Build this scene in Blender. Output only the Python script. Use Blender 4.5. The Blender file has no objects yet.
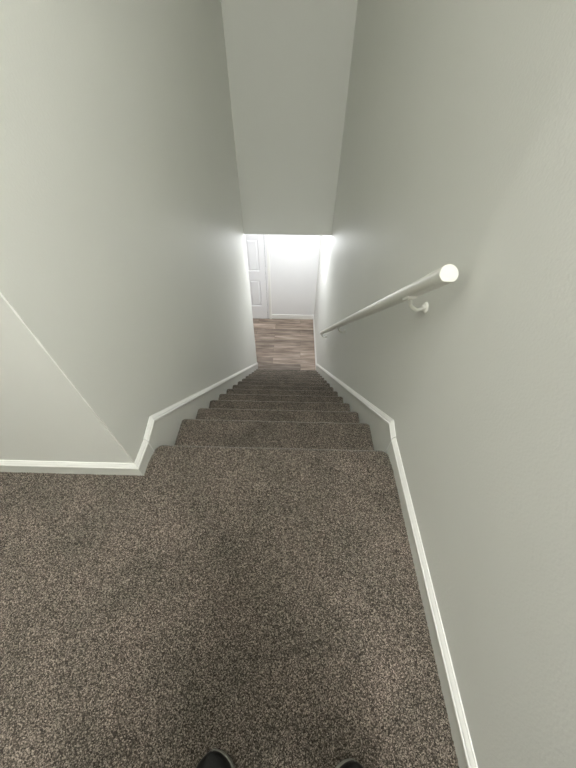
import bpy, bmesh, math, random
import numpy as np
from mathutils import Vector, Matrix

random.seed(7)
rng = np.random.default_rng(11)
SC = bpy.context.scene
COL = SC.collection

# ------------------------------------------------------------------ camera
cam_d = bpy.data.cameras.new('camera')
cam = bpy.data.objects.new('camera', cam_d)
COL.objects.link(cam)
CAM = Vector((0.0, 0.0, 1.247))
FW = Vector((-0.00954352, 0.66595141, -0.74593407))
RT = Vector((0.99969441, 0.02336574, 0.00807021))
UP = Vector((-0.02280367, 0.7456291, 0.6659709))
cam.matrix_world = Matrix(((RT.x, UP.x, -FW.x, CAM.x), (RT.y, UP.y, -FW.y, CAM.y),
                           (RT.z, UP.z, -FW.z, CAM.z), (0, 0, 0, 1)))
cam_d.sensor_fit = 'VERTICAL'
cam_d.sensor_height = 36.0
cam_d.lens = 36.0 * 302.05 / 768.0
cam_d.clip_start = 0.01
SC.camera = cam

# ------------------------------------------------------------------ world, exposure, lights
w = bpy.data.worlds.new('world')
SC.world = w
w.use_nodes = True
w.node_tree.nodes['Background'].inputs[0].default_value = (0.80, 0.85, 0.80, 1)
w.node_tree.nodes['Background'].inputs[1].default_value = 0.02
SC.view_settings.view_transform = 'Standard'
SC.view_settings.look = 'None'
SC.view_settings.gamma = 1.0
SC.view_settings.use_curve_mapping = False
SC.view_settings.exposure = 0.0

def point_light(name, loc, watts, color, radius):
    d = bpy.data.lights.new(name, 'POINT')
    d.energy = watts; d.color = color; d.shadow_soft_size = radius
    o = bpy.data.objects.new(name, d)
    o.location = loc
    COL.objects.link(o)
    return o

WARM = (1.0, 1.0, 0.955)
COOL = (0.94, 0.96, 1.0)
LAMP_A = (-3.80, 0.02, 2.58)      # lamp of the passage on the left: throws the corner's shadow on the right wall
LAMP_E = (0.05, -1.45, 2.62)     # second lamp of the landing, behind the person
LAMP_B = (0.13, -0.34, 2.64)     # lamp over the landing
LAMP_C = (0.0, 4.58, -0.56)       # lamp of the lower hall
point_light('landing_passage_light', LAMP_A, 36, WARM, 0.06)
point_light('landing_light', LAMP_B, 104, WARM, 0.18)
point_light('landing_rear_light', LAMP_E, 44, WARM, 0.14)
point_light('lower_hall_light', LAMP_C, 36, COOL, 0.14)
SC.cycles.diffuse_bounces = 10
SC.cycles.max_bounces = 14

# ------------------------------------------------------------------ helpers
def tag(o, label=None, cat=None, group=None, kind=None):
    if label: o['label'] = label
    if cat: o['category'] = cat
    if group: o['group'] = group
    if kind: o['kind'] = kind
    return o

def link_mesh(name, verts, faces, mat, parent=None, smooth=False, angle=None):
    me = bpy.data.meshes.new(name)
    me.from_pydata([tuple(v) for v in verts], [], faces)
    me.validate()
    bm = bmesh.new(); bm.from_mesh(me)
    bmesh.ops.recalc_face_normals(bm, faces=bm.faces)
    bm.to_mesh(me); bm.free()
    if mat: me.materials.append(mat)
    o = bpy.data.objects.new(name, me)
    COL.objects.link(o)
    if parent: o.parent = parent
    if smooth:
        for p in me.polygons: p.use_smooth = True
        if angle is not None:
            me.set_sharp_from_angle(angle=math.radians(angle))
    return o

def link_bm(name, bm, mat, parent=None, smooth=False, angle=None):
    bmesh.ops.recalc_face_normals(bm, faces=bm.faces)
    me = bpy.data.meshes.new(name)
    bm.to_mesh(me); bm.free()
    if mat: me.materials.append(mat)
    o = bpy.data.objects.new(name, me)
    COL.objects.link(o)
    if parent: o.parent = parent
    if smooth:
        for p in me.polygons: p.use_smooth = True
        if angle is not None:
            me.set_sharp_from_angle(angle=math.radians(angle))
    return o

def add_box(bm, lo, hi, bevel=0.0):
    r = bmesh.ops.create_cube(bm, size=1.0)
    vs = r['verts']
    for v in vs:
        v.co = Vector([(lo[i] + hi[i]) / 2 + v.co[i] * (hi[i] - lo[i]) for i in range(3)])
    if bevel > 0:
        es = list({e for v in vs for e in v.link_edges})
        bmesh.ops.bevel(bm, geom=es, offset=bevel, segments=2, affect='EDGES', profile=0.6)

def box(name, lo, hi, mat, parent=None, bevel=0.0):
    bm = bmesh.new(); add_box(bm, lo, hi, bevel)
    return link_bm(name, bm, mat, parent)

def add_tube(bm, pts, rad, seg=16, caps=True):
    """round bar through points; rad is a number or one per point"""
    pts = [Vector(p) for p in pts]
    n = len(pts)
    rads = [rad] * n if not hasattr(rad, '__len__') else list(rad)
    rings = []
    prev = None
    for i, p in enumerate(pts):
        t = (pts[min(i + 1, n - 1)] - pts[max(i - 1, 0)]).normalized()
        if prev is None:
            a = Vector((1, 0, 0)) if abs(t.x) < 0.9 else Vector((0, 0, 1))
            u = (a - t * a.dot(t)).normalized()
        else:
            u = (prev - t * prev.dot(t)).normalized()
        prev = u
        v = t.cross(u)
        rings.append([bm.verts.new(p + (u * math.cos(k * 2 * math.pi / seg) + v * math.sin(k * 2 * math.pi / seg)) * rads[i])
                      for k in range(seg)])
    for a, b in zip(rings[:-1], rings[1:]):
        for k in range(seg):
            bm.faces.new((a[k], a[(k + 1) % seg], b[(k + 1) % seg], b[k]))
    if caps:
        bm.faces.new(list(reversed(rings[0]))); bm.faces.new(rings[-1])

def add_lathe(bm, origin, axis, prof, seg=24):
    """prof: (distance along axis, radius)"""
    o = Vector(origin); ax = Vector(axis).normalized()
    add_tube(bm, [o + ax * d for d, r in prof], [max(r, 1e-4) for d, r in prof], seg)

# ------------------------------------------------------------------ materials
def new_mat(name):
    m = bpy.data.materials.new(name)
    m.use_nodes = True
    nt = m.node_tree
    return m, nt, nt.nodes['Principled BSDF']

def nd(nt, typ, **kw):
    n = nt.nodes.new(typ)
    for k, v in kw.items():
        if k.startswith('i_'):
            n.inputs[k[2:].replace('_', ' ')].default_value = v
        else:
            setattr(n, k, v)
    return n

def paint(name, col, rough=0.6, peel=0.0, scale=160, spec=0.3, mottling=0.03):
    m, nt, b = new_mat(name)
    b.inputs['Roughness'].default_value = rough
    b.inputs['Specular IOR Level'].default_value = spec
    tc = nd(nt, 'ShaderNodeTexCoord')
    n1 = nd(nt, 'ShaderNodeTexNoise', i_Scale=3.1, i_Detail=3.0)
    nt.links.new(tc.outputs['Object'], n1.inputs['Vector'])
    mix = nd(nt, 'ShaderNodeMix', data_type='RGBA')
    mix.inputs[6].default_value = (*[c * (1 - mottling) for c in col], 1)
    mix.inputs[7].default_value = (*[min(1, c * (1 + mottling)) for c in col], 1)
    nt.links.new(n1.outputs['Fac'], mix.inputs[0])
    nt.links.new(mix.outputs[2], b.inputs['Base Color'])
    if peel > 0:
        n2 = nd(nt, 'ShaderNodeTexNoise', i_Scale=scale, i_Detail=2.0, i_Roughness=0.5)
        nt.links.new(tc.outputs['Object'], n2.inputs['Vector'])
        bp = nd(nt, 'ShaderNodeBump', i_Strength=peel, i_Distance=0.004)
        nt.links.new(n2.outputs['Fac'], bp.inputs['Height'])
        nt.links.new(bp.outputs['Normal'], b.inputs['Normal'])
    return m

M_WALL = paint('wall_paint', (0.745, 0.75, 0.712), 0.55, peel=0.16, scale=150, mottling=0.015)
M_HALL = paint('lower_hall_paint', (0.86, 0.86, 0.865), 0.6, peel=0.1, scale=150, mottling=0.01)
M_CEIL = paint('ceiling_paint', (0.72, 0.72, 0.69), 0.8, peel=0.3, scale=90)
M_BOARD = paint('board_paint', (0.70, 0.705, 0.665), 0.42, mottling=0.03)
M_WHITE = paint('white_gloss_paint', (0.90, 0.90, 0.87), 0.3, spec=0.5, mottling=0.01)
M_DOOR = paint('door_paint', (0.86, 0.86, 0.87), 0.38, spec=0.45, mottling=0.01)
M_RAIL = paint('rail_paint', (0.80, 0.80, 0.74), 0.35, spec=0.5, mottling=0.02)
M_HINGE = paint('painted_hinge', (0.70, 0.70, 0.71), 0.35, spec=0.5)
M_BEAD = paint('corner_bead', (0.90, 0.90, 0.87), 0.5)
M_SHADOWGAP = paint('gap', (0.12, 0.12, 0.12), 0.8)  # dark paint for the shade in the door gap

def carpet():
    m, nt, b = new_mat('carpet_pile')
    b.inputs['Roughness'].default_value = 0.95
    b.inputs['Specular IOR Level'].default_value = 0.08
    b.inputs['Sheen Weight'].default_value = 0.25
    b.inputs['Sheen Roughness'].default_value = 0.5
    g = nd(nt, 'ShaderNodeNewGeometry')
    # flecked yarn: every tuft its own tone
    vo = nd(nt, 'ShaderNodeTexVoronoi', i_Scale=400.0)
    nt.links.new(g.outputs['Position'], vo.inputs['Vector'])
    bw = nd(nt, 'ShaderNodeSeparateColor')
    nt.links.new(vo.outputs['Color'], bw.inputs[0])
    r = nd(nt, 'ShaderNodeValToRGB')
    r.color_ramp.interpolation = 'LINEAR'
    e = r.color_ramp.elements
    e[0].position = 0.0; e[0].color = (0.034, 0.028, 0.024, 1)
    e[1].position = 1.0; e[1].color = (0.56, 0.48, 0.425, 1)
    for p, c in ((0.35, (0.090, 0.076, 0.065, 1)), (0.62, (0.19, 0.163, 0.142, 1)), (0.85, (0.36, 0.31, 0.272, 1))):
        x = e.new(p); x.color = c
    nt.links.new(bw.outputs[0], r.inputs[0])
    # broad drifts where the pile leans another way / worn patches
    n1 = nd(nt, 'ShaderNodeTexNoise', i_Scale=5.0, i_Detail=4.0, i_Roughness=0.6)
    nt.links.new(g.outputs['Position'], n1.inputs['Vector'])
    r2 = nd(nt, 'ShaderNodeValToRGB')
    r2.color_ramp.elements[0].position = 0.3; r2.color_ramp.elements[0].color = (0.56, 0.58, 0.545, 1)
    r2.color_ramp.elements[1].position = 0.7; r2.color_ramp.elements[1].color = (0.87, 0.845, 0.815, 1)
    nt.links.new(n1.outputs['Fac'], r2.inputs[0])
    mx = nd(nt, 'ShaderNodeMix', data_type='RGBA', blend_type='MULTIPLY')
    mx.inputs[0].default_value = 1.0
    nt.links.new(r.outputs[0], mx.inputs[6]); nt.links.new(r2.outputs[0], mx.inputs[7])
    nt.links.new(mx.outputs[2], b.inputs['Base Color'])
    return m
M_CARPET = carpet()

def planks():
    m, nt, b = new_mat('vinyl_planks')
    b.inputs['Roughness'].default_value = 0.42
    g = nd(nt, 'ShaderNodeNewGeometry')
    mp = nd(nt, 'ShaderNodeMapping')
    mp.inputs['Location'].default_value = (0.36, -0.03, 0)
    nt.links.new(g.outputs['Position'], mp.inputs[0])
    br = nd(nt, 'ShaderNodeTexBrick', offset=0.42, offset_frequency=2)
    br.inputs['Color1'].default_value = (0.0, 0, 0, 1); br.inputs['Color2'].default_value = (1, 1, 1, 1)
    br.inputs['Mortar'].default_value = (0.3, 0.3, 0.3, 1)
    br.inputs['Scale'].default_value = 1.0
    br.inputs['Mortar Size'].default_value = 0.0012
    br.inputs['Brick Width'].default_value = 0.92
    br.inputs['Row Height'].default_value = 0.178
    nt.links.new(mp.outputs[0], br.inputs['Vector'])
    # grain along x
    st = nd(nt, 'ShaderNodeMapping'); st.inputs['Scale'].default_value = (2.0, 15.0, 1.0)
    nt.links.new(g.outputs['Position'], st.inputs[0])
    ad = nd(nt, 'ShaderNodeVectorMath', operation='ADD')
    nt.links.new(st.outputs[0], ad.inputs[0]); 
    sc = nd(nt, 'ShaderNodeVectorMath', operation='SCALE'); sc.inputs['Scale'].default_value = 9.0
    nt.links.new(br.outputs['Color'], sc.inputs[0]); nt.links.new(sc.outputs[0], ad.inputs[1])
    n = nd(nt, 'ShaderNodeTexNoise', i_Scale=1.0, i_Detail=5.0, i_Roughness=0.6)
    nt.links.new(ad.outputs[0], n.inputs['Vector'])
    r = nd(nt, 'ShaderNodeValToRGB')
    e = r.color_ramp.elements
    e[0].position = 0.28; e[0].color = (0.125, 0.090, 0.070, 1)
    e[1].position = 0.75; e[1].color = (0.50, 0.405, 0.335, 1)
    x = e.new(0.5); x.color = (0.28, 0.22, 0.178, 1)
    nt.links.new(n.outputs['Fac'], r.inputs[0])
    tone = nd(nt, 'ShaderNodeMapRange'); tone.inputs['To Min'].default_value = 0.55; tone.inputs['To Max'].default_value = 1.45
    nt.links.new(br.outputs['Color'], tone.inputs['Value'])
    mx = nd(nt, 'ShaderNodeVectorMath', operation='SCALE')
    nt.links.new(r.outputs[0], mx.inputs[0]); nt.links.new(tone.outputs[0], mx.inputs['Scale'])
    gap = nd(nt, 'ShaderNodeMix', data_type='RGBA')
    gap.inputs[7].default_value = (0.05, 0.04, 0.035, 1)
    nt.links.new(br.outputs['Fac'], gap.inputs[0]); nt.links.new(mx.outputs[0], gap.inputs[6])
    nt.links.new(gap.outputs[2], b.inputs['Base Color'])
    bp = nd(nt, 'ShaderNodeBump', i_Strength=0.15, i_Distance=0.002)
    nt.links.new(n.outputs['Fac'], bp.inputs['Height']); nt.links.new(bp.outputs[0], b.inputs['Normal'])
    return m
M_PLANK = planks()

def simple(name, col, rough, spec=0.5, metal=0.0, weave=0.0, scale=300):
    m, nt, b = new_mat(name)
    b.inputs['Base Color'].default_value = (*col, 1)
    b.inputs['Roughness'].default_value = rough
    b.inputs['Specular IOR Level'].default_value = spec
    b.inputs['Metallic'].default_value = metal
    if weave:
        tc = nd(nt, 'ShaderNodeTexCoord')
        n = nd(nt, 'ShaderNodeTexNoise', i_Scale=scale, i_Detail=2.0)
        nt.links.new(tc.outputs['Object'], n.inputs['Vector'])
        bp = nd(nt, 'ShaderNodeBump', i_Strength=weave, i_Distance=0.002)
        nt.links.new(n.outputs['Fac'], bp.inputs['Height']); nt.links.new(bp.outputs[0], b.inputs['Normal'])
    return m
M_SHOE = simple('shoe_upper', (0.008, 0.008, 0.009), 0.45, 0.4, weave=0.3)
M_SOLE = simple('shoe_sole', (0.34, 0.33, 0.30), 0.6)
M_LACE = simple('shoe_lace', (0.03, 0.03, 0.032), 0.7, weave=0.4)
M_SKIN = simple('skin', (0.56, 0.37, 0.28), 0.55, 0.35)
M_TROUSER = simple('trouser_cloth', (0.025, 0.028, 0.035), 0.9, 0.2, weave=0.4)
M_SHIRT = simple('shirt_cloth', (0.10, 0.10, 0.11), 0.9, 0.2, weave=0.4)
M_HAIR = simple('hair', (0.03, 0.02, 0.015), 0.6, 0.4, weave=0.8, scale=120)
M_PHONE = simple('phone_case', (0.02, 0.02, 0.022), 0.4)
M_GLASS = simple('phone_lens', (0.01, 0.01, 0.015), 0.08, 0.8)
def glow(name, col, s):
    m, nt, b = new_mat(name)
    b.inputs['Base Color'].default_value = (0.9, 0.9, 0.88, 1)
    b.inputs['Emission Color'].default_value = (*col, 1)
    b.inputs['Emission Strength'].default_value = s
    return m

# ------------------------------------------------------------------ dimensions (metres)
XL, XR = -0.628, 0.460          # faces of the skirting boards
BD = 0.012                      # board thickness
XLW, XRW = XL - BD, XR + BD     # wall faces
Y0 = 0.561; Y0W = Y0 + BD       # wall that faces the landing, left of the stairs
EDGE = 0.718                    # top nosing
T1, TR, RI = 0.290, 0.2317, 0.2003
NSTEP = 13
YB = 3.946; HT = 0.085          # header wall above the lower opening
ZB = -0.345
YK = 5.571                      # far wall of the lower hall
ZF = -2.804                     # lower floor
CEIL = 2.74
XFAR, YBACK = -4.6, -3.4        # rest of the landing
XHALL = -2.0

# ------------------------------------------------------------------ structure
S = lambda o: tag(o, kind='structure')
S(box('wall_right', (XRW, YBACK - 0.1, ZF - 0.1), (XRW + 0.11, YK + 0.1, CEIL + 0.1), M_WALL))
# left stair wall and the wall that faces the landing: one L shaped run with a small corner bead
def l_wall():
    y2 = YB + HT
    pts = [(XFAR, Y0W), (XLW, Y0W), (XLW, y2), (XLW - 0.11, y2), (XLW - 0.11, Y0W + 0.11), (XFAR, Y0W + 0.11)]
    bm = bmesh.new()
    lo = [bm.verts.new((x, y, ZF)) for x, y in pts]; hi = [bm.verts.new((x, y, CEIL)) for x, y in pts]
    n = len(pts)
    for i in range(n):
        bm.faces.new((lo[i], lo[(i + 1) % n], hi[(i + 1) % n], hi[i]))
    bm.faces.new(lo); bm.faces.new(hi)
    bm.edges.ensure_lookup_table()
    es = [e for e in bm.edges if abs(e.verts[0].co.z - e.verts[1].co.z) > 1 and
          abs(e.verts[0].co.x - XLW) < 1e-4]
    bmesh.ops.bevel(bm, geom=es, offset=0.004, segments=3, affect='EDGES')
    return link_bm('wall_left', bm, M_WALL, smooth=True, angle=40)
S(l_wall())
S(box('wall_header', (XLW, YB, ZB), (XRW, YB + HT, CEIL), M_WALL, bevel=0.003))
S(box('wall_back', (XFAR, YBACK - 0.1, -0.2), (XRW, YBACK, CEIL), M_WALL))
S(box('wall_far_left', (XFAR - 0.1, YBACK - 0.1, -0.2), (XFAR, Y0W + 0.11, CEIL), M_WALL))
S(box('ceiling', (XFAR - 0.1, YBACK - 0.1, CEIL), (XRW, YB + HT, CEIL + 0.1), M_CEIL))
S(box('wall_lower_back', (XHALL - 0.1, YK, ZF - 0.1), (XRW, YK + 0.1, ZB + 0.12), M_HALL))
S(box('wall_lower_left', (XHALL - 0.1, YB - 0.7, ZF - 0.1), (XHALL, YK, ZB + 0.12), M_HALL))
S(box('wall_lower_near', (XHALL, YB - 0.08, ZF), (XLW - 0.11, YB + HT, ZB), M_HALL))
S(box('ceiling_lower', (XHALL, YB + HT, ZB), (XRW, YK, ZB + 0.1), M_CEIL))
S(box('floor_lower', (XHALL - 0.1, 3.76, ZF - 0.1), (XRW, YK, ZF), M_PLANK))

# ---- carpeted landing floor: pile with real depth
def pile_grid(name, prof, xs, mat, keep=None, amp=0.0045, lump=0.002, parent=None, ends=None, roll=None):
    """prof: points (y, z, ny, nz) front profile; xs: stations across."""
    P = np.array(prof); X = np.array(xs)
    n, m = len(P), len(X)
    yy = np.repeat(P[:, 0][:, None], m, 1); zz = np.repeat(P[:, 1][:, None], m, 1)
    ny = np.repeat(P[:, 2][:, None], m, 1); nz = np.repeat(P[:, 3][:, None], m, 1)
    xx = np.repeat(X[None, :], n, 0).copy()
    d = rng.random((n, m)) ** 1.5 * amp
    d = np.where((nz < 0.97) & (nz > -0.5) & (ny > 0.2) & (ny < 0.99), amp * 0.9 + d * 0.2, d)      # pile packs flat over the nose
    # slow lumps
    ph = rng.random(6) * 6.28
    d += lump * (np.sin(xx * 31 + ph[0] + 2 * np.sin(yy * 17 + ph[1])) * np.sin(yy * 27 + zz * 20 + ph[2]) * 0.5)
    if ends:                               # pile rolls down where it meets the boards
        a, b, rad = ends
        q = np.minimum(xx - a, b - xx)
        q = np.clip(1 - q / rad, 0, 1)
        d -= 0.010 * q ** 2
    if roll:                               # the same at the stair head, where the carpet turns over the edge
        a, b, rad, y0, y1 = roll
        q = np.clip(1 - np.minimum(np.abs(xx - a), np.abs(b - xx)) / rad, 0, 1)
        f = np.clip((yy - y0) / (y1 - y0), 0, 1)
        d -= 0.020 * q ** 2 * f
    jx = (rng.random((n, m)) - 0.5) * 0.0016
    xx += jx
    if ends: xx = np.clip(xx, ends[0], ends[1])
    yy = yy + ny * d; zz = zz + nz * d
    V = np.stack([xx, yy, zz], -1).reshape(-1, 3)
    idx = np.arange(n * m).reshape(n, m)
    a, b, c, e = idx[:-1, :-1], idx[:-1, 1:], idx[1:, 1:], idx[1:, :-1]
    F = np.stack([a, b, c, e], -1).reshape(-1, 4)
    if keep is not None:
        cx = (V[F[:, 0]] + V[F[:, 2]]) / 2
        F = F[keep(cx)]
    me = bpy.data.meshes.new(name)
    me.vertices.add(len(V)); me.vertices.foreach_set('co', V.astype(np.float32).ravel())
    me.loops.add(len(F) * 4); me.loops.foreach_set('vertex_index', F.astype(np.int32).ravel())
    me.polygons.add(len(F))
    me.polygons.foreach_set('loop_start', (np.arange(len(F)) * 4).astype(np.int32))
    me.update(calc_edges=True)
    me.validate()
    bm = bmesh.new(); bm.from_mesh(me)
    loose = [v for v in bm.verts if not v.link_faces]
    bmesh.ops.delete(bm, geom=loose, context='VERTS')
    bm.to_mesh(me); bm.free()
    me.materials.append(mat)
    o = bpy.data.objects.new(name, me)
    COL.objects.link(o)
    if parent: o.parent = parent
    return o

def nose_profile(y_back, y_nose, z, z_down, step, over=0.036, rad=0.025):
    """tread from y_back to the nose, rounded nose, short return, riser down"""
    pr = []
    for y in np.arange(y_back, y_nose - rad, step):
        pr.append((y, z, 0, 1))
    cy, cz = y_nose - rad, z - rad
    k = max(4, int(rad * 3.0 / step))
    for i in range(k + 1):
        a = math.pi / 2 - i / k * (math.pi / 2 + 0.7)
        pr.append((cy + rad * math.cos(a), cz + rad * math.sin(a), math.cos(a), math.sin(a)))
    yr = y_nose - over
    zt = pr[-1][1]
    pr.append((yr, zt - 0.008, 0.7, -0.3))
    for zz in np.arange(zt - 0.012, z_down, -step * 1.6):
        pr.append((yr, zz, 1, 0))
    pr.append((yr, z_down, 1, 0))
    return pr

PS = 0.0030
xs = np.concatenate([np.arange(XFAR, -1.32, 0.03), np.arange(-1.32, XR, PS), [XR]])
pr = [(y, 0, 0, 1) for y in np.arange(YBACK, -0.4, 0.03)] + nose_profile(-0.4, EDGE, 0.0, -0.215, PS)
def keep_landing(c):
    return ~((c[:, 0] < XL - 0.004) & ((c[:, 1] > Y0 + 0.006) | (c[:, 2] < -0.02)))
fl = pile_grid('floor', pr, xs, M_CARPET, keep_landing, roll=(XL, XR, 0.035, 0.62, 0.70))
S(fl)
S(box('floor_slab', (XFAR, YBACK, -0.19), (XR, Y0, -0.012), M_CARPET))

# ---- staircase
stairs = bpy.data.objects.new('staircase', None)
COL.objects.link(stairs)
stairs.location = (0, EDGE, -RI)
tag(stairs, 'steep straight flight of stairs in flecked brown carpet going down between two walls', 'staircase')
for k in range(1, NSTEP + 1):
    yn = EDGE + T1 + (k - 1) * TR
    z = -k * RI
    yb = (EDGE if k == 1 else yn - TR) - 0.024 - 0.002
    fine = PS if k <= 4 else 0.0038
    xsr = np.concatenate([np.arange(XL + 0.001, XR - 0.001, fine), [XR - 0.001]])
    zd = z - RI - (0.01 if k < NSTEP else 0.0)
    s = pile_grid('step', nose_profile(yb, yn, z, zd, fine), xsr, M_CARPET, parent=stairs,
                  ends=(XL + 0.001, XR - 0.001, 0.02))
    s.matrix_parent_inverse = Matrix.Translation(-Vector(stairs.location))
    # (each step is tread, rolled nose and riser of one carpet)

# ---- skirting: flat board with a moulded cap
CAPP = [(0.0, -0.030), (0.0135, -0.030), (0.0150, -0.026), (0.0150, -0.019), (0.0115, -0.0165), (0.0115, -0.012),
        (0.0085, -0.0075), (0.0050, -0.0035), (0.0035, 0.0), (0.0, 0.0)]       # (out from wall, along up)
def sweep(bm, base, out, ups, prof, start_mitre=0.0, axis=None):
    rings = []
    for i, (p, u) in enumerate(zip(base, ups)):
        ring = []
        for d, h in prof:
            q = Vector(p) + Vector(out) * d + Vector(u) * h
            if i == 0 and start_mitre: q = q + Vector(axis) * (-d * start_mitre)
            ring.append(bm.verts.new(q))
        rings.append(ring)
    m = len(prof)
    for a, b in zip(rings[:-1], rings[1:]):
        for k in range(m):
            bm.faces.new((a[k], a[(k + 1) % m], b[(k + 1) % m], b[k]))
    bm.faces.new(rings[0]); bm.faces.new(list(reversed(rings[-1])))

def mitre_ups(yz):
    ups = []
    n = len(yz)
    for i in range(n):
        segs = []
        if i > 0: segs.append((yz[i][0] - yz[i-1][0], yz[i][1] - yz[i-1][1]))
        if i < n - 1: segs.append((yz[i+1][0] - yz[i][0], yz[i+1][1] - yz[i][1]))
        ns = []
        for dy, dz in segs:
            L = math.hypot(dy, dz); ns.append(Vector((0, -dz / L, dy / L)))
        if len(ns) == 2:
            b = (ns[0] + ns[1]); b = b / (b.dot(ns[0]))
        else:
            b = ns[0]
        ups.append(b)
    return ups

SL = -RI / TR
KL, KR = 0.7906, 0.8033
def skirt(side, name):
    left = side < 0
    xw = XLW if left else XRW
    out = (1, 0, 0) if left else (-1, 0, 0)
    ys = Y0W if left else YBACK
    k = KL if left else KR
    j = 0.686 if left else 0.728
    yend = YB + (HT if left else 0.02)
    zend = 0.118 + SL * (yend - k)
    yz = [(ys, 0.0919), (j, 0.0925), (k, 0.118), (yend, zend)]
    root = bpy.data.objects.new(name, None)
    COL.objects.link(root); root.location = (xw, k, 0)
    tag(root, kind='structure')
    # board: landing piece and long raked piece that meet in a hairline joint
    def board(nm, poly):
        # polygons given in (y, z); extruded from wall to board face
        bm = bmesh.new()
        a = [bm.verts.new((xw, y, z)) for y, z in poly]
        x2 = xw + out[0] * BD
        b = [bm.verts.new((x2, y, z)) for y, z in poly]
        n = len(poly)
        for i in range(n):
            bm.faces.new((a[i], a[(i + 1) % n], b[(i + 1) % n], b[i]))
        bm.faces.new(a); bm.faces.new(b)
        o = link_bm(nm, bm, M_BOARD, root); o.matrix_parent_inverse = Matrix.Translation(-Vector(root.location))
    c = 0.029
    ss = ys - (BD if left else 0)
    board('board', [(ss, -0.03), (j - 0.0008, -0.03), (j - 0.0008, 0.0925 - c), (ss, 0.0919 - c)])
    cz = c / math.cos(math.atan(SL))
    if left:
        low = [(yend, ZF), (yend - 0.22, ZF)]
    else:
        low = [(yend, ZF), (yend - 0.22, ZF)]
    board('raked_board', [(j + 0.0008, -0.06), (j + 0.0008, 0.0925 - c), (k - 0.004, 0.118 - c), (k + 0.006, 0.118 - cz),
                          (yend, zend - cz)] + low + [(j + 0.03, -0.5)])
    x2 = xw + out[0] * (BD - 0.001); x3 = xw + out[0] * (BD + 0.0014)
    bm = bmesh.new(); add_box(bm, (min(x2, x3), j - 0.0022, -0.02), (max(x2, x3), j + 0.0022, 0.0625))
    o = link_bm('joint_filler', bm, M_WHITE, root); o.matrix_parent_inverse = Matrix.Translation(-Vector(root.location))
    # cap, in two lengths with a small step at the joint
    ups = mitre_ups(yz)
    pts = [(xw, y, z) for y, z in yz]
    bm = bmesh.new()
    b2 = [pts[0], (xw, j - 0.0014, 0.0925)]
    sweep(bm, b2, out, [ups[0], Vector((0, 0, 1))], CAPP, 1.0 if left else 0, (0, 1, 0))
    o = link_bm('cap_moulding', bm, M_WHITE, root); o.matrix_parent_inverse = Matrix.Translation(-Vector(root.location))
    bm = bmesh.new()
    sweep(bm, [(xw, j + 0.0014, 0.0955), pts[2], pts[3]], out, [Vector((0, 0, 1)), ups[2], ups[3]],
          [(d * 1.14, h) for d, h in CAPP])
    o = link_bm('raked_cap_moulding', bm, M_WHITE, root); o.matrix_parent_inverse = Matrix.Translation(-Vector(root.location))
    return root
skirt(-1, 'baseboard_left')
skirt(1, 'baseboard_right')
# run along the wall that faces the landing
bf = bpy.data.objects.new('baseboard_front', None); COL.objects.link(bf); bf.location = (-1.5, Y0W, 0); S(bf)
bm = bmesh.new(); add_box(bm, (XFAR, Y0, -0.03), (XLW, Y0W, 0.0919 - 0.029))
o = link_bm('board', bm, M_BOARD, bf); o.matrix_parent_inverse = Matrix.Translation(-Vector(bf.location))
bm = bmesh.new()
sweep(bm, [(XLW, Y0W, 0.0919), (XFAR, Y0W, 0.0919)], (0, -1, 0), [Vector((0, 0, 1))] * 2, CAPP, 1.0, (-1, 0, 0))
o = link_bm('cap_moulding', bm, M_WHITE, bf); o.matrix_parent_inverse = Matrix.Translation(-Vector(bf.location))

# lower hall baseboards, all white
def hall_base(name, lo, hi):
    bm = bmesh.new(); add_box(bm, lo, hi, 0.003)
    return S(link_bm(name, bm, M_WHITE))
hall_base('baseboard_lower_right', (XRW - 0.014, YB + 0.02, ZF), (XRW, YK, ZF + 0.105))
hall_base('baseboard_lower_back', (-0.452, YK - 0.014, ZF), (XRW - 0.014, YK, ZF + 0.105))

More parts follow.
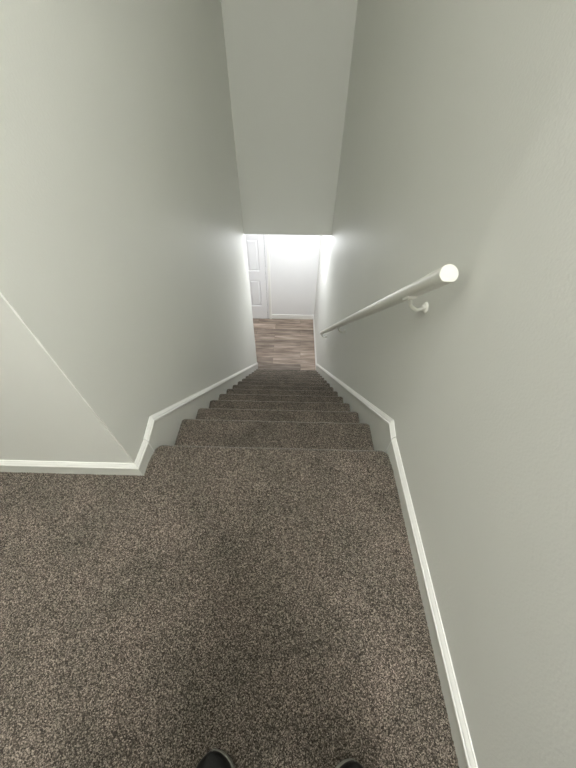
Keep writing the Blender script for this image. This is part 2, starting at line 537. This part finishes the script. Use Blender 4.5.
# ---- door of the lower hall (six panel leaf, hinged on the right)
DX1, DX0 = -0.548, -1.31
DZ0, DZ1 = ZF + 0.012, ZF + 2.03
door = bpy.data.objects.new('door_1', None); COL.objects.link(door); door.location = (DX1, YK, ZF); S(door)
door['label'] = 'white panelled door at the foot of the stairs, beside the lower hall wall'
def dpart(o):
    o.matrix_parent_inverse = Matrix.Translation(-Vector(door.location)); return o
def door_leaf():
    bm = bmesh.new()
    yb, yf = YK - 0.001, YK - 0.036        # leaf front face
    yr = yf + 0.010                        # floor of the recess
    rows = [(DZ0 + 0.0, 0.335), (0.335 + 0.60, 1.125), (1.73, 1.80), (1.945, 2.03)]
    panels = []
    for (a, b) in ((0.335, 0.935), (1.125, 1.73), (1.80, 1.93)):
        for (u, v) in ((0.108, 0.335), (0.427, 0.654)):
            panels.append((DX1 - v, DX1 - u, ZF + a, ZF + b))
    xsn = sorted({DX0, DX1, *[p[0] for p in panels], *[p[1] for p in panels]})
    zsn = sorted({DZ0, DZ1, *[p[2] for p in panels], *[p[3] for p in panels]})
    g = {(i, j): bm.verts.new((x, yf, z)) for i, x in enumerate(xsn) for j, z in enumerate(zsn)}
    for i in range(len(xsn) - 1):
        for j in range(len(zsn) - 1):
            cx, cz = (xsn[i] + xsn[i+1]) / 2, (zsn[j] + zsn[j+1]) / 2
            inside = any(p[0] < cx < p[1] and p[2] < cz < p[3] for p in panels)
            q = [g[i, j], g[i+1, j], g[i+1, j+1], g[i, j+1]]
            if not inside:
                bm.faces.new(q)
            else:
                prev = q
                for ins, dep in ((0.006, 0.017), (0.020, 0.017), (0.042, 0.003)):
                    x0, x1, z0, z1 = xsn[i] + ins, xsn[i+1] - ins, zsn[j] + ins, zsn[j+1] - ins
                    nx = [bm.verts.new((x, yf + dep, z)) for x, z in ((x0, z0), (x1, z0), (x1, z1), (x0, z1))]
                    for k in range(4):
                        bm.faces.new((prev[k], prev[(k + 1) % 4], nx[(k + 1) % 4], nx[k]))
                    prev = nx
                bm.faces.new(prev)
    # sides and back
    b = [bm.verts.new((x, yb, z)) for x, z in ((DX0, DZ0), (DX1, DZ0), (DX1, DZ1), (DX0, DZ1))]
    bm.faces.new(b)
    bot = [g[i, 0] for i in range(len(xsn))]; top = [g[i, len(zsn) - 1] for i in range(len(xsn))]
    lf = [g[0, j] for j in range(len(zsn))]; rg = [g[len(xsn) - 1, j] for j in range(len(zsn))]
    bm.faces.new(bot + [b[1], b[0]]); bm.faces.new(top + [b[2], b[3]])
    bm.faces.new(lf + [b[3], b[0]]); bm.faces.new(rg + [b[2], b[1]])
    return dpart(link_bm('panel', bm, M_DOOR, door))
door_leaf()
for (nm, lo, hi) in (('casing', (DX1 + 0.044, YK - 0.030, ZF), (DX1 + 0.094, YK, ZF + 2.10)),
                     ('casing', (DX0 - 0.090, YK - 0.030, ZF), (DX0 - 0.018, YK, ZF + 2.10)),
                     ('casing', (DX0 - 0.090, YK - 0.032, ZF + 2.05), (DX1 + 0.094, YK, ZF + 2.122))):
    bm = bmesh.new(); add_box(bm, lo, hi, 0.004)
    dpart(link_bm(nm, bm, M_WHITE, door))
bm = bmesh.new(); add_box(bm, (DX1 + 0.006, YK - 0.014, ZF), (DX1 + 0.044, YK, ZF + 2.05))
dpart(link_bm('jamb', bm, M_DOOR, door))
bm = bmesh.new(); add_box(bm, (DX1, YK - 0.006, ZF), (DX1 + 0.006, YK, ZF + 2.04))  # solid strip between leaf and jamb, the gap's shade painted dark
dpart(link_bm('gap', bm, M_SHADOWGAP, door))
for hz in (0.26, 1.16, 1.84):
    bm = bmesh.new()
    add_lathe(bm, (DX1 + 0.004, YK - 0.042, ZF + hz - 0.045), (0, 0, 1),
              [(-0.004, 0.003), (0, 0.0065), (0.029, 0.0065), (0.030, 0.0055), (0.031, 0.0065), (0.059, 0.0065), (0.060, 0.0055), (0.061, 0.0065), (0.09, 0.0065), (0.094, 0.003)], 12)
    add_box(bm, (DX1 - 0.002, YK - 0.038, ZF + hz - 0.045), (DX1 + 0.010, YK - 0.02, ZF + hz + 0.045))
    dpart(link_bm('hinge', bm, M_HINGE, door, smooth=True, angle=40))

# ------------------------------------------------------------------ handrail
rail_root = bpy.data.objects.new('handrail', None); COL.objects.link(rail_root)
RA = Vector((0.4055, 0.747, 0.855)); RB = Vector((0.4055, 3.316, -1.394))
rail_root.location = (XRW, 0.93, 0.62)
tag(rail_root, 'round white painted handrail on brackets sloping down the right wall', 'handrail')
def rpart(o, parent=None):
    o.parent = parent or rail_root
    o.matrix_parent_inverse = Matrix.Translation(-Vector(rail_root.location)); return o
RAD = 0.0247
dirv = (RB - RA).normalized()
bm = bmesh.new()
add_tube(bm, [RA, RA + dirv * 0.0015, RA + dirv * 0.06, (RA + RB) / 2, RB - dirv * 0.0015, RB],
         [RAD - 0.0012, RAD, RAD, RAD, RAD, RAD - 0.0012], 40)
# flattened underside, as on milled rail
nrm = Vector((0, -dirv.z, dirv.y)); nrm = nrm if nrm.z > 0 else -nrm
for v in bm.verts:
    rel = v.co - RA; h = rel.dot(nrm)
    if h < -0.0195: v.co -= nrm * (h + 0.0195)
rail = rpart(link_bm('rail', bm, M_RAIL, smooth=True, angle=35))
def rail_z(y): return RA.z + (y - RA.y) * dirv.z / dirv.y
for yb_ in (0.925, 2.15, 3.255):
    zc = rail_z(yb_)
    zu = zc - 0.0195 / dirv.y         # underside
    zr = zc - 0.066                   # rosette height
    bm = bmesh.new()
    add_tube(bm, [(XRW - 0.006, yb_, zr), (XRW - 0.018, yb_, zr - 0.007), (XRW - 0.032, yb_, zr - 0.010), (XRW - 0.048, yb_, zr - 0.001),
                  (XRW - 0.060, yb_, zr + 0.013), (RA.x, yb_, zu - 0.007)], [0.0075, 0.007, 0.0065, 0.0062, 0.0062, 0.0066], 14)
    arm = rpart(link_bm('bracket', bm, M_RAIL, smooth=True, angle=45))
    bm = bmesh.new()
    add_lathe(bm, (XRW, yb_, zr), (-1, 0, 0), [(0.0, 0.0195), (0.004, 0.0195), (0.007, 0.017), (0.009, 0.012), (0.014, 0.0095), (0.016, 0.0075)], 24)
    rpart(link_bm('rosette', bm, M_RAIL, smooth=True, angle=40)).parent = arm
    bm = bmesh.new()
    # saddle plate, along the underside of the rail
    c0 = Vector((RA.x - 0.002, yb_, zu - 0.0035))
    ax = dirv; side = Vector((1, 0, 0)); up = nrm
    vs = []
    for a_, b_, c_ in ((-1, -1, -1), (1, -1, -1), (1, 1, -1), (-1, 1, -1), (-1, -1, 1), (1, -1, 1), (1, 1, 1), (-1, 1, 1)):
        vs.append(bm.verts.new(c0 + ax * a_ * 0.026 + side * b_ * 0.0150 + up * c_ * 0.0042))
    for f in ((0, 3, 2, 1), (4, 5, 6, 7), (0, 1, 5, 4), (1, 2, 6, 5), (2, 3, 7, 6), (3, 0, 4, 7)):
        bm.faces.new([vs[i] for i in f])
    for s_ in (-0.016, 0.016):
        add_lathe(bm, c0 + ax * s_ - up * 0.0040, -up, [(0, 0.0042), (0.0016, 0.0036), (0.0022, 0.001)], 10)
    rpart(link_bm('saddle', bm, M_RAIL)).parent = arm

# ------------------------------------------------------------------ scuff along the corner bead
bm = bmesh.new()
z = 0.34
pts = []
while z < 0.98:
    wdt = 0.0023 * (0.35 + 0.65 * random.random()) * min(1, (z - 0.33) / 0.2)
    pts.append((z, wdt)); z += 0.012 + 0.01 * random.random()
prevv = None
cb = Vector((XLW - 0.0010, Y0W + 0.0010, 0)); ob = Vector((1, -1, 0)).normalized(); tb = Vector((1, 1, 0)).normalized()
for z, wd in pts:
    q = [bm.verts.new(Vector((cb.x, cb.y, z)) + tb * s * wd + ob * (0.0004 if abs(s) > 0.5 else 0.0010)) for s in (-1, 0, 1)]
    if prevv:
        for i in range(2): bm.faces.new((prevv[i], prevv[i+1], q[i+1], q[i]))
    prevv = q
sc_ = link_bm('trim_corner_bead', bm, M_BEAD); S(sc_)

# ------------------------------------------------------------------ ceiling lamps (out of frame, they give the light)
def dome(name, loc, label, col, s, group=None):
    x, y, zc = loc
    root = bpy.data.objects.new(name, None); COL.objects.link(root); root.location = (x, y, zc)
    tag(root, label, 'ceiling lamp')
    bm = bmesh.new(); add_lathe(bm, (0, 0, 0), (0, 0, -1), [(0, 0.15), (0.018, 0.15), (0.022, 0.145)], 40)
    link_bm('base', bm, M_WHITE, root, smooth=True, angle=40)
    bm = bmesh.new()
    add_lathe(bm, (0, 0, -0.022), (0, 0, -1), [(0.0005, 0.14), (0.008, 0.138), (0.016, 0.125), (0.022, 0.095), (0.026, 0.05), (0.027, 0.004)], 40)
    link_bm('shade', bm, glow(name + '_glow', col, s), root, smooth=True)
dome('ceiling_lamp', (LAMP_A[0], LAMP_A[1], CEIL), 'flush ceiling lamp over the passage left of the stair head', WARM, 3.0)
dome('ceiling_lamp', (LAMP_B[0], LAMP_B[1], CEIL), 'flush ceiling lamp above the head of the stairs', WARM, 3.0)
dome('ceiling_lamp', (LAMP_C[0], LAMP_C[1], ZB), 'flush ceiling lamp in the lower hall just past the opening', COOL, 3.0)
dome('ceiling_lamp', (LAMP_E[0], LAMP_E[1], CEIL), 'flush ceiling lamp at the back of the landing behind the person', WARM, 3.0)

# ------------------------------------------------------------------ person holding the phone at the head of the stairs
def skin_obj(name, verts, edges, radii, root, mat, parent=None, sub=2):
    me = bpy.data.meshes.new(name)
    me.from_pydata([tuple(v) for v in verts], edges, [])
    o = bpy.data.objects.new(name, me); COL.objects.link(o)
    m = o.modifiers.new('skin', 'SKIN'); m.use_smooth_shade = True; m.branch_smoothing = 0.6
    for i, r in enumerate(radii):
        d = me.skin_vertices[0].data[i]
        d.radius = r if hasattr(r, '__len__') else (r, r)
        d.use_root = (i == root)
    s = o.modifiers.new('sub', 'SUBSURF'); s.levels = sub; s.render_levels = sub
    me.materials.append(mat)
    if parent: o.parent = parent
    return o

class Chain:
    def __init__(s): s.v = []; s.e = []; s.r = []
    def add(s, p, r, prev=None):
        s.v.append(Vector(p)); s.r.append(r); i = len(s.v) - 1
        if prev is not None: s.e.append((prev, i))
        return i
    def run(s, pts, prev=None):
        for p, r in pts: prev = s.add(p, r, prev)
        return prev

PY = -0.44                                  # plane of the body, behind the lens
PHC = CAM - UP * 0.058 - RT * 0.022 - FW * 0.008      # middle of the phone
person = bpy.data.objects.new('person', None); COL.objects.link(person)
person.location = (0, PY, 0)
tag(person, 'person in black sneakers standing on the brown landing carpet, only the shoe toes in view', 'person')
PINV = Matrix.Translation(-Vector(person.location))
def pp(o, parent=None):
    o.parent = parent or person
    o.matrix_parent_inverse = PINV
    return o

def wrist(s): return PHC + RT * s * 0.062 - UP * 0.088 - FW * 0.030
c = Chain()
pel = c.add((0, PY, 0.93), (0.112, 0.085))
ch1 = c.run([((0, PY + 0.02, 1.06), (0.130, 0.095)), ((0, PY + 0.07, 1.21), (0.150, 0.105)), ((0, PY + 0.13, 1.32), (0.118, 0.078))], pel)
nk = c.run([((0, PY + 0.20, 1.435), 0.050), ((0, PY + 0.24, 1.485), 0.048)], ch1)
hd = c.run([((0, PY + 0.300, 1.535), (0.070, 0.082)), ((0, PY + 0.295, 1.610), (0.088, 0.104)), ((0, PY + 0.270, 1.680), (0.076, 0.092))], nk)
for s in (-1, 1):
    sh = c.run([((s * 0.160, PY + 0.135, 1.345), 0.052), ((s * 0.215, PY + 0.125, 1.23), 0.046), ((s * 0.245, PY + 0.125, 1.08), 0.040)], ch1)
    w_ = wrist(s)
    el = Vector((s * 0.245, PY + 0.125, 1.08))
    c.run([(el.lerp(w_, 0.35), 0.038), (w_, 0.026)], sh)
    hip = c.run([((s * 0.095, PY, 0.80), 0.068), ((s * 0.125, PY + 0.01, 0.66), 0.062), ((s * 0.148, PY + 0.02, 0.50), 0.052),
                 ((s * 0.158, PY, 0.36), 0.050), ((s * 0.166, PY - 0.01, 0.12), 0.038), ((s * 0.168, PY + 0.03, 0.06), 0.034),
                 ((s * 0.172, PY + 0.14, 0.045), 0.028)], pel)
body = pp(skin_obj('body', c.v, c.e, c.r, pel, M_SKIN))
# hands: palm and five fingers each, closing on the sides of the phone
def hand(s):
    h = Chain()
    w_ = wrist(s)
    a = h.add(w_ - (UP * 0.02) , 0.024)
    palm0 = h.add(PHC + RT * s * 0.060 - UP * 0.060 - FW * 0.016, (0.016, 0.030), a)
    palm1 = h.add(PHC + RT * s * 0.058 - UP * 0.026 - FW * 0.010, (0.013, 0.034), palm0)
    for k, (u, ln) in enumerate(((-0.060, 0.78), (-0.040, 0.95), (-0.020, 1.0), (0.000, 0.92))):   # little finger ... index, behind the phone
        b0 = PHC + RT * s * 0.058 + UP * u + FW * 0.002
        b1 = PHC + RT * s * 0.050 + UP * (u + 0.004) + FW * 0.0165
        b2 = PHC + RT * s * (0.050 - 0.026 * ln) + UP * (u + 0.006) + FW * 0.018
        b3 = PHC + RT * s * (0.050 - 0.044 * ln) + UP * (u + 0.006) + FW * 0.0145
        h.run([(b0, 0.0088), (b1, 0.0082), (b2, 0.0076), (b3, 0.0062)], palm1 if k > 1 else palm0)
    t0 = PHC + RT * s * 0.054 - UP * 0.040 - FW * 0.022
    t1 = PHC + RT * s * 0.040 - UP * 0.018 - FW * 0.022
    t2 = PHC + RT * s * 0.024 + UP * 0.002 - FW * 0.016
    h.run([(t0, 0.0115), (t1, 0.0095), (t2, 0.0078)], palm0)
    return pp(skin_obj('hand', h.v, h.e, h.r, 0, M_SKIN), person)
for s in (-1, 1): hand(s)
# clothes
c = Chain()
pel = c.add((0, PY, 0.83), (0.166, 0.132))
c1 = c.run([((0, PY + 0.02, 1.03), (0.158, 0.122)), ((0, PY + 0.065, 1.19), (0.165, 0.128)), ((0, PY + 0.13, 1.33), (0.160, 0.122))], pel)
c.run([((0, PY + 0.185, 1.425), (0.074, 0.070)), ((0, PY + 0.205, 1.450), (0.064, 0.060))], c1)
for s in (-1, 1):
    el = Vector((s * 0.245, PY + 0.125, 1.08)); w_ = wrist(s)
    c.run([((s * 0.165, PY + 0.135, 1.360), 0.080), ((s * 0.215, PY + 0.125, 1.23), 0.062), (el, 0.054), (el.lerp(w_, 0.45), 0.047), (el.lerp(w_, 0.86), 0.037)], c1)
pp(skin_obj('shirt', c.v, c.e, c.r, pel, M_SHIRT))
c = Chain()
top = c.add((0, PY + 0.01, 1.03), (0.138, 0.105))
pel = c.add((0, PY, 0.88), (0.158, 0.122), top)
for s in (-1, 1):
    c.run([((s * 0.098, PY, 0.76), 0.106), ((s * 0.128, PY + 0.005, 0.62), 0.090), ((s * 0.148, PY + 0.015, 0.48), 0.072),
           ((s * 0.158, PY, 0.34), 0.068), ((s * 0.167, PY - 0.015, 0.06), 0.066)], pel)
pp(skin_obj('trousers', c.v, c.e, c.r, pel, M_TROUSER))
# head details
def ball(bm, ctr, rad, seg=16):
    r = bmesh.ops.create_uvsphere(bm, u_segments=seg, v_segments=seg // 2 + 2, radius=1.0)
    for v in r['verts']:
        v.co = Vector((ctr[0] + v.co.x * rad[0], ctr[1] + v.co.y * rad[1], ctr[2] + v.co.z * rad[2]))
hy = PY + 0.285
bm = bmesh.new(); ball(bm, (0, hy - 0.018, 1.650), (0.084, 0.100, 0.082), 28)
for v in bm.verts:
    if v.co.y > hy + 0.035 and v.co.z < 1.675: v.co.z = max(v.co.z, 1.67)
pp(link_bm('hair', bm, M_HAIR, smooth=True))
M_EYE = simple('eye_white', (0.7, 0.7, 0.68), 0.3)
bm = bmesh.new(); ball(bm, (0, hy + 0.100, 1.575), (0.013, 0.020, 0.026), 14); pp(link_bm('nose', bm, M_SKIN, smooth=True))
bm = bmesh.new(); ball(bm, (0, hy + 0.084, 1.537), (0.024, 0.010, 0.007), 14)
pp(link_bm('mouth', bm, simple('lips', (0.45, 0.20, 0.17), 0.5), smooth=True))
for s in (-1, 1):
    bm = bmesh.new(); ball(bm, (s * 0.077, hy + 0.005, 1.580), (0.010, 0.020, 0.032), 14); pp(link_bm('ear', bm, M_SKIN, smooth=True))
    bm = bmesh.new(); ball(bm, (s * 0.031, hy + 0.078, 1.600), (0.012, 0.010, 0.009), 14)
    pp(link_bm('eye', bm, M_EYE, smooth=True))
    bm = bmesh.new(); ball(bm, (s * 0.031, hy + 0.0865, 1.599), (0.0052, 0.003, 0.0055), 12)
    pp(link_bm('iris', bm, M_HAIR, smooth=True))

# shoes
def shoe(tip, yaw, s):
    L = 0.288
    root = bpy.data.objects.new('shoe', None); COL.objects.link(root)
    root.location = tip; root.rotation_euler = (0, 0, yaw)
    root.parent = person
    root.matrix_parent_inverse = PINV
    def outline(t, grow=0.0):
        # t 0 tip .. 1 heel: (inner half width, outer half width)
        rnd = math.sqrt(max(0.0, 1 - (1 - min(t / 0.20, 1)) ** 2.0))
        rh = math.sqrt(max(0.0, 1 - (max(t - 0.86, 0) / 0.14) ** 2))
        base = 0.049 + 0.006 * math.sin(min(t / 0.45, 1) * math.pi) - 0.011 * max(0, min((t - 0.35) / 0.35, 1))
        return (base * rnd * rh + grow) , (base * 1.02 * rnd * rh + grow)
    N = 30
    ts = [0.5 - 0.5 * math.cos(math.pi * i / N) for i in range(N + 1)]
    # sole
    bm = bmesh.new()
    lev = [(0.000, -0.002), (0.003, 0.003), (0.017, 0.0045), (0.022, 0.0030), (0.024, -0.004)]
    rings = []
    for z, g in lev:
        ring = []
        for t in ts: i_, o_ = outline(t, g - 0.0005); ring.append(bm.verts.new((-s * i_ , -t * L + (-0.001 if g > 0 else 0) * (1 - 2 * t), z + 0.012 * max(0, 1 - t / 0.2) ** 2)))
        for t in reversed(ts): i_, o_ = outline(t, min(g, 0) - 0.002); ring.append(bm.verts.new((s * max(o_, 0), -t * L + (-0.001 if g > 0 else 0) * (1 - 2 * t) - 1e-4, z + 0.012 * max(0, 1 - t / 0.2) ** 2)))
        rings.append(ring)
    m = len(rings[0])
    for a, b in zip(rings[:-1], rings[1:]):
        for k in range(m): bm.faces.new((a[k], a[(k + 1) % m], b[(k + 1) % m], b[k]))
    bm.faces.new(rings[0]); bm.faces.new(rings[-1])
    bmesh.ops.remove_doubles(bm, verts=bm.verts, dist=1e-5)
    link_bm('sole', bm, M_SOLE, root, smooth=True, angle=50)
    # upper
    bm = bmesh.new()
    rings = []
    K = 18
    for t in ts:
        i_, o_ = outline(t, -0.0015)
        i_ = max(i_, 0.002); o_ = max(o_, 0.002)
        if t < 0.28: hgt = 0.016 + 0.036 * math.sin(min(1, t / 0.16) * math.pi / 2)
        elif t < 0.62: hgt = 0.052 + 0.044 * (t - 0.28) / 0.34
        else: hgt = 0.096 - 0.006 * math.sin((t - 0.62) / 0.38 * math.pi)
        z0 = 0.021 + 0.012 * max(0, 1 - t / 0.2) ** 2
        ring = []
        for k in range(K + 1):
            a = math.pi * k / K
            ca, sa = math.cos(a), math.sin(a)
            x = (abs(ca) ** 0.85) * (1 if ca > 0 else -1)
            wv = o_ if x > 0 else i_
            ring.append(bm.verts.new((s * x * wv, -t * L, z0 + (hgt) * sa ** 0.8)))
        rings.append(ring)
    for a, b in zip(rings[:-1], rings[1:]):
        for k in range(K): bm.faces.new((a[k], a[k + 1], b[k + 1], b[k]))
    link_bm('upper', bm, M_SHOE, root, smooth=True, angle=60)
    # laces and toe seam
    for j in range(5):
        t = 0.33 + j * 0.055
        zt = 0.021 + 0.052 + 0.044 * (t - 0.28) / 0.34
        bm = bmesh.new()
        pts = [(x * 0.026, -t * L - 0.004 * (1 if j % 2 else -1) * x, zt + 0.003 - 0.010 * x * x) for x in (-1, -0.6, -0.2, 0.2, 0.6, 1)]
        add_tube(bm, pts, 0.0026, 8)
        link_bm('lace', bm, M_LACE, root, smooth=True)
    return root
shoe((-0.180, -0.191, 0.0), 0.14, -1)
shoe((0.184, -0.199, 0.0), -0.14, 1)

# the phone in the hands: the lens sits at the camera, looking down the stairs
phone = bpy.data.objects.new('smartphone', None); COL.objects.link(phone)
R3 = Matrix(((RT.x, UP.x, -FW.x), (RT.y, UP.y, -FW.y), (RT.z, UP.z, -FW.z)))
phone.matrix_world = Matrix.Translation(PHC) @ R3.to_4x4()
tag(phone, 'dark smartphone held out in both hands above the landing', 'phone')
bm = bmesh.new(); add_box(bm, (-0.0358, -0.0735, -0.0042), (0.0358, 0.0735, 0.0042), 0.003)
link_bm('case', bm, M_PHONE, phone)
bm = bmesh.new(); add_box(bm, (-0.0335, -0.0710, 0.0040), (0.0335, 0.0710, 0.0046))
link_bm('screen', bm, M_GLASS, phone)
for x, y in ((0.002, 0.058), (0.002, 0.038)):
    bm = bmesh.new(); add_lathe(bm, (x, y, -0.004), (0, 0, -1), [(0, 0.0075), (0.0015, 0.0075), (0.0018, 0.005)], 20)
    link_bm('lens', bm, M_GLASS, phone, smooth=True, angle=40)
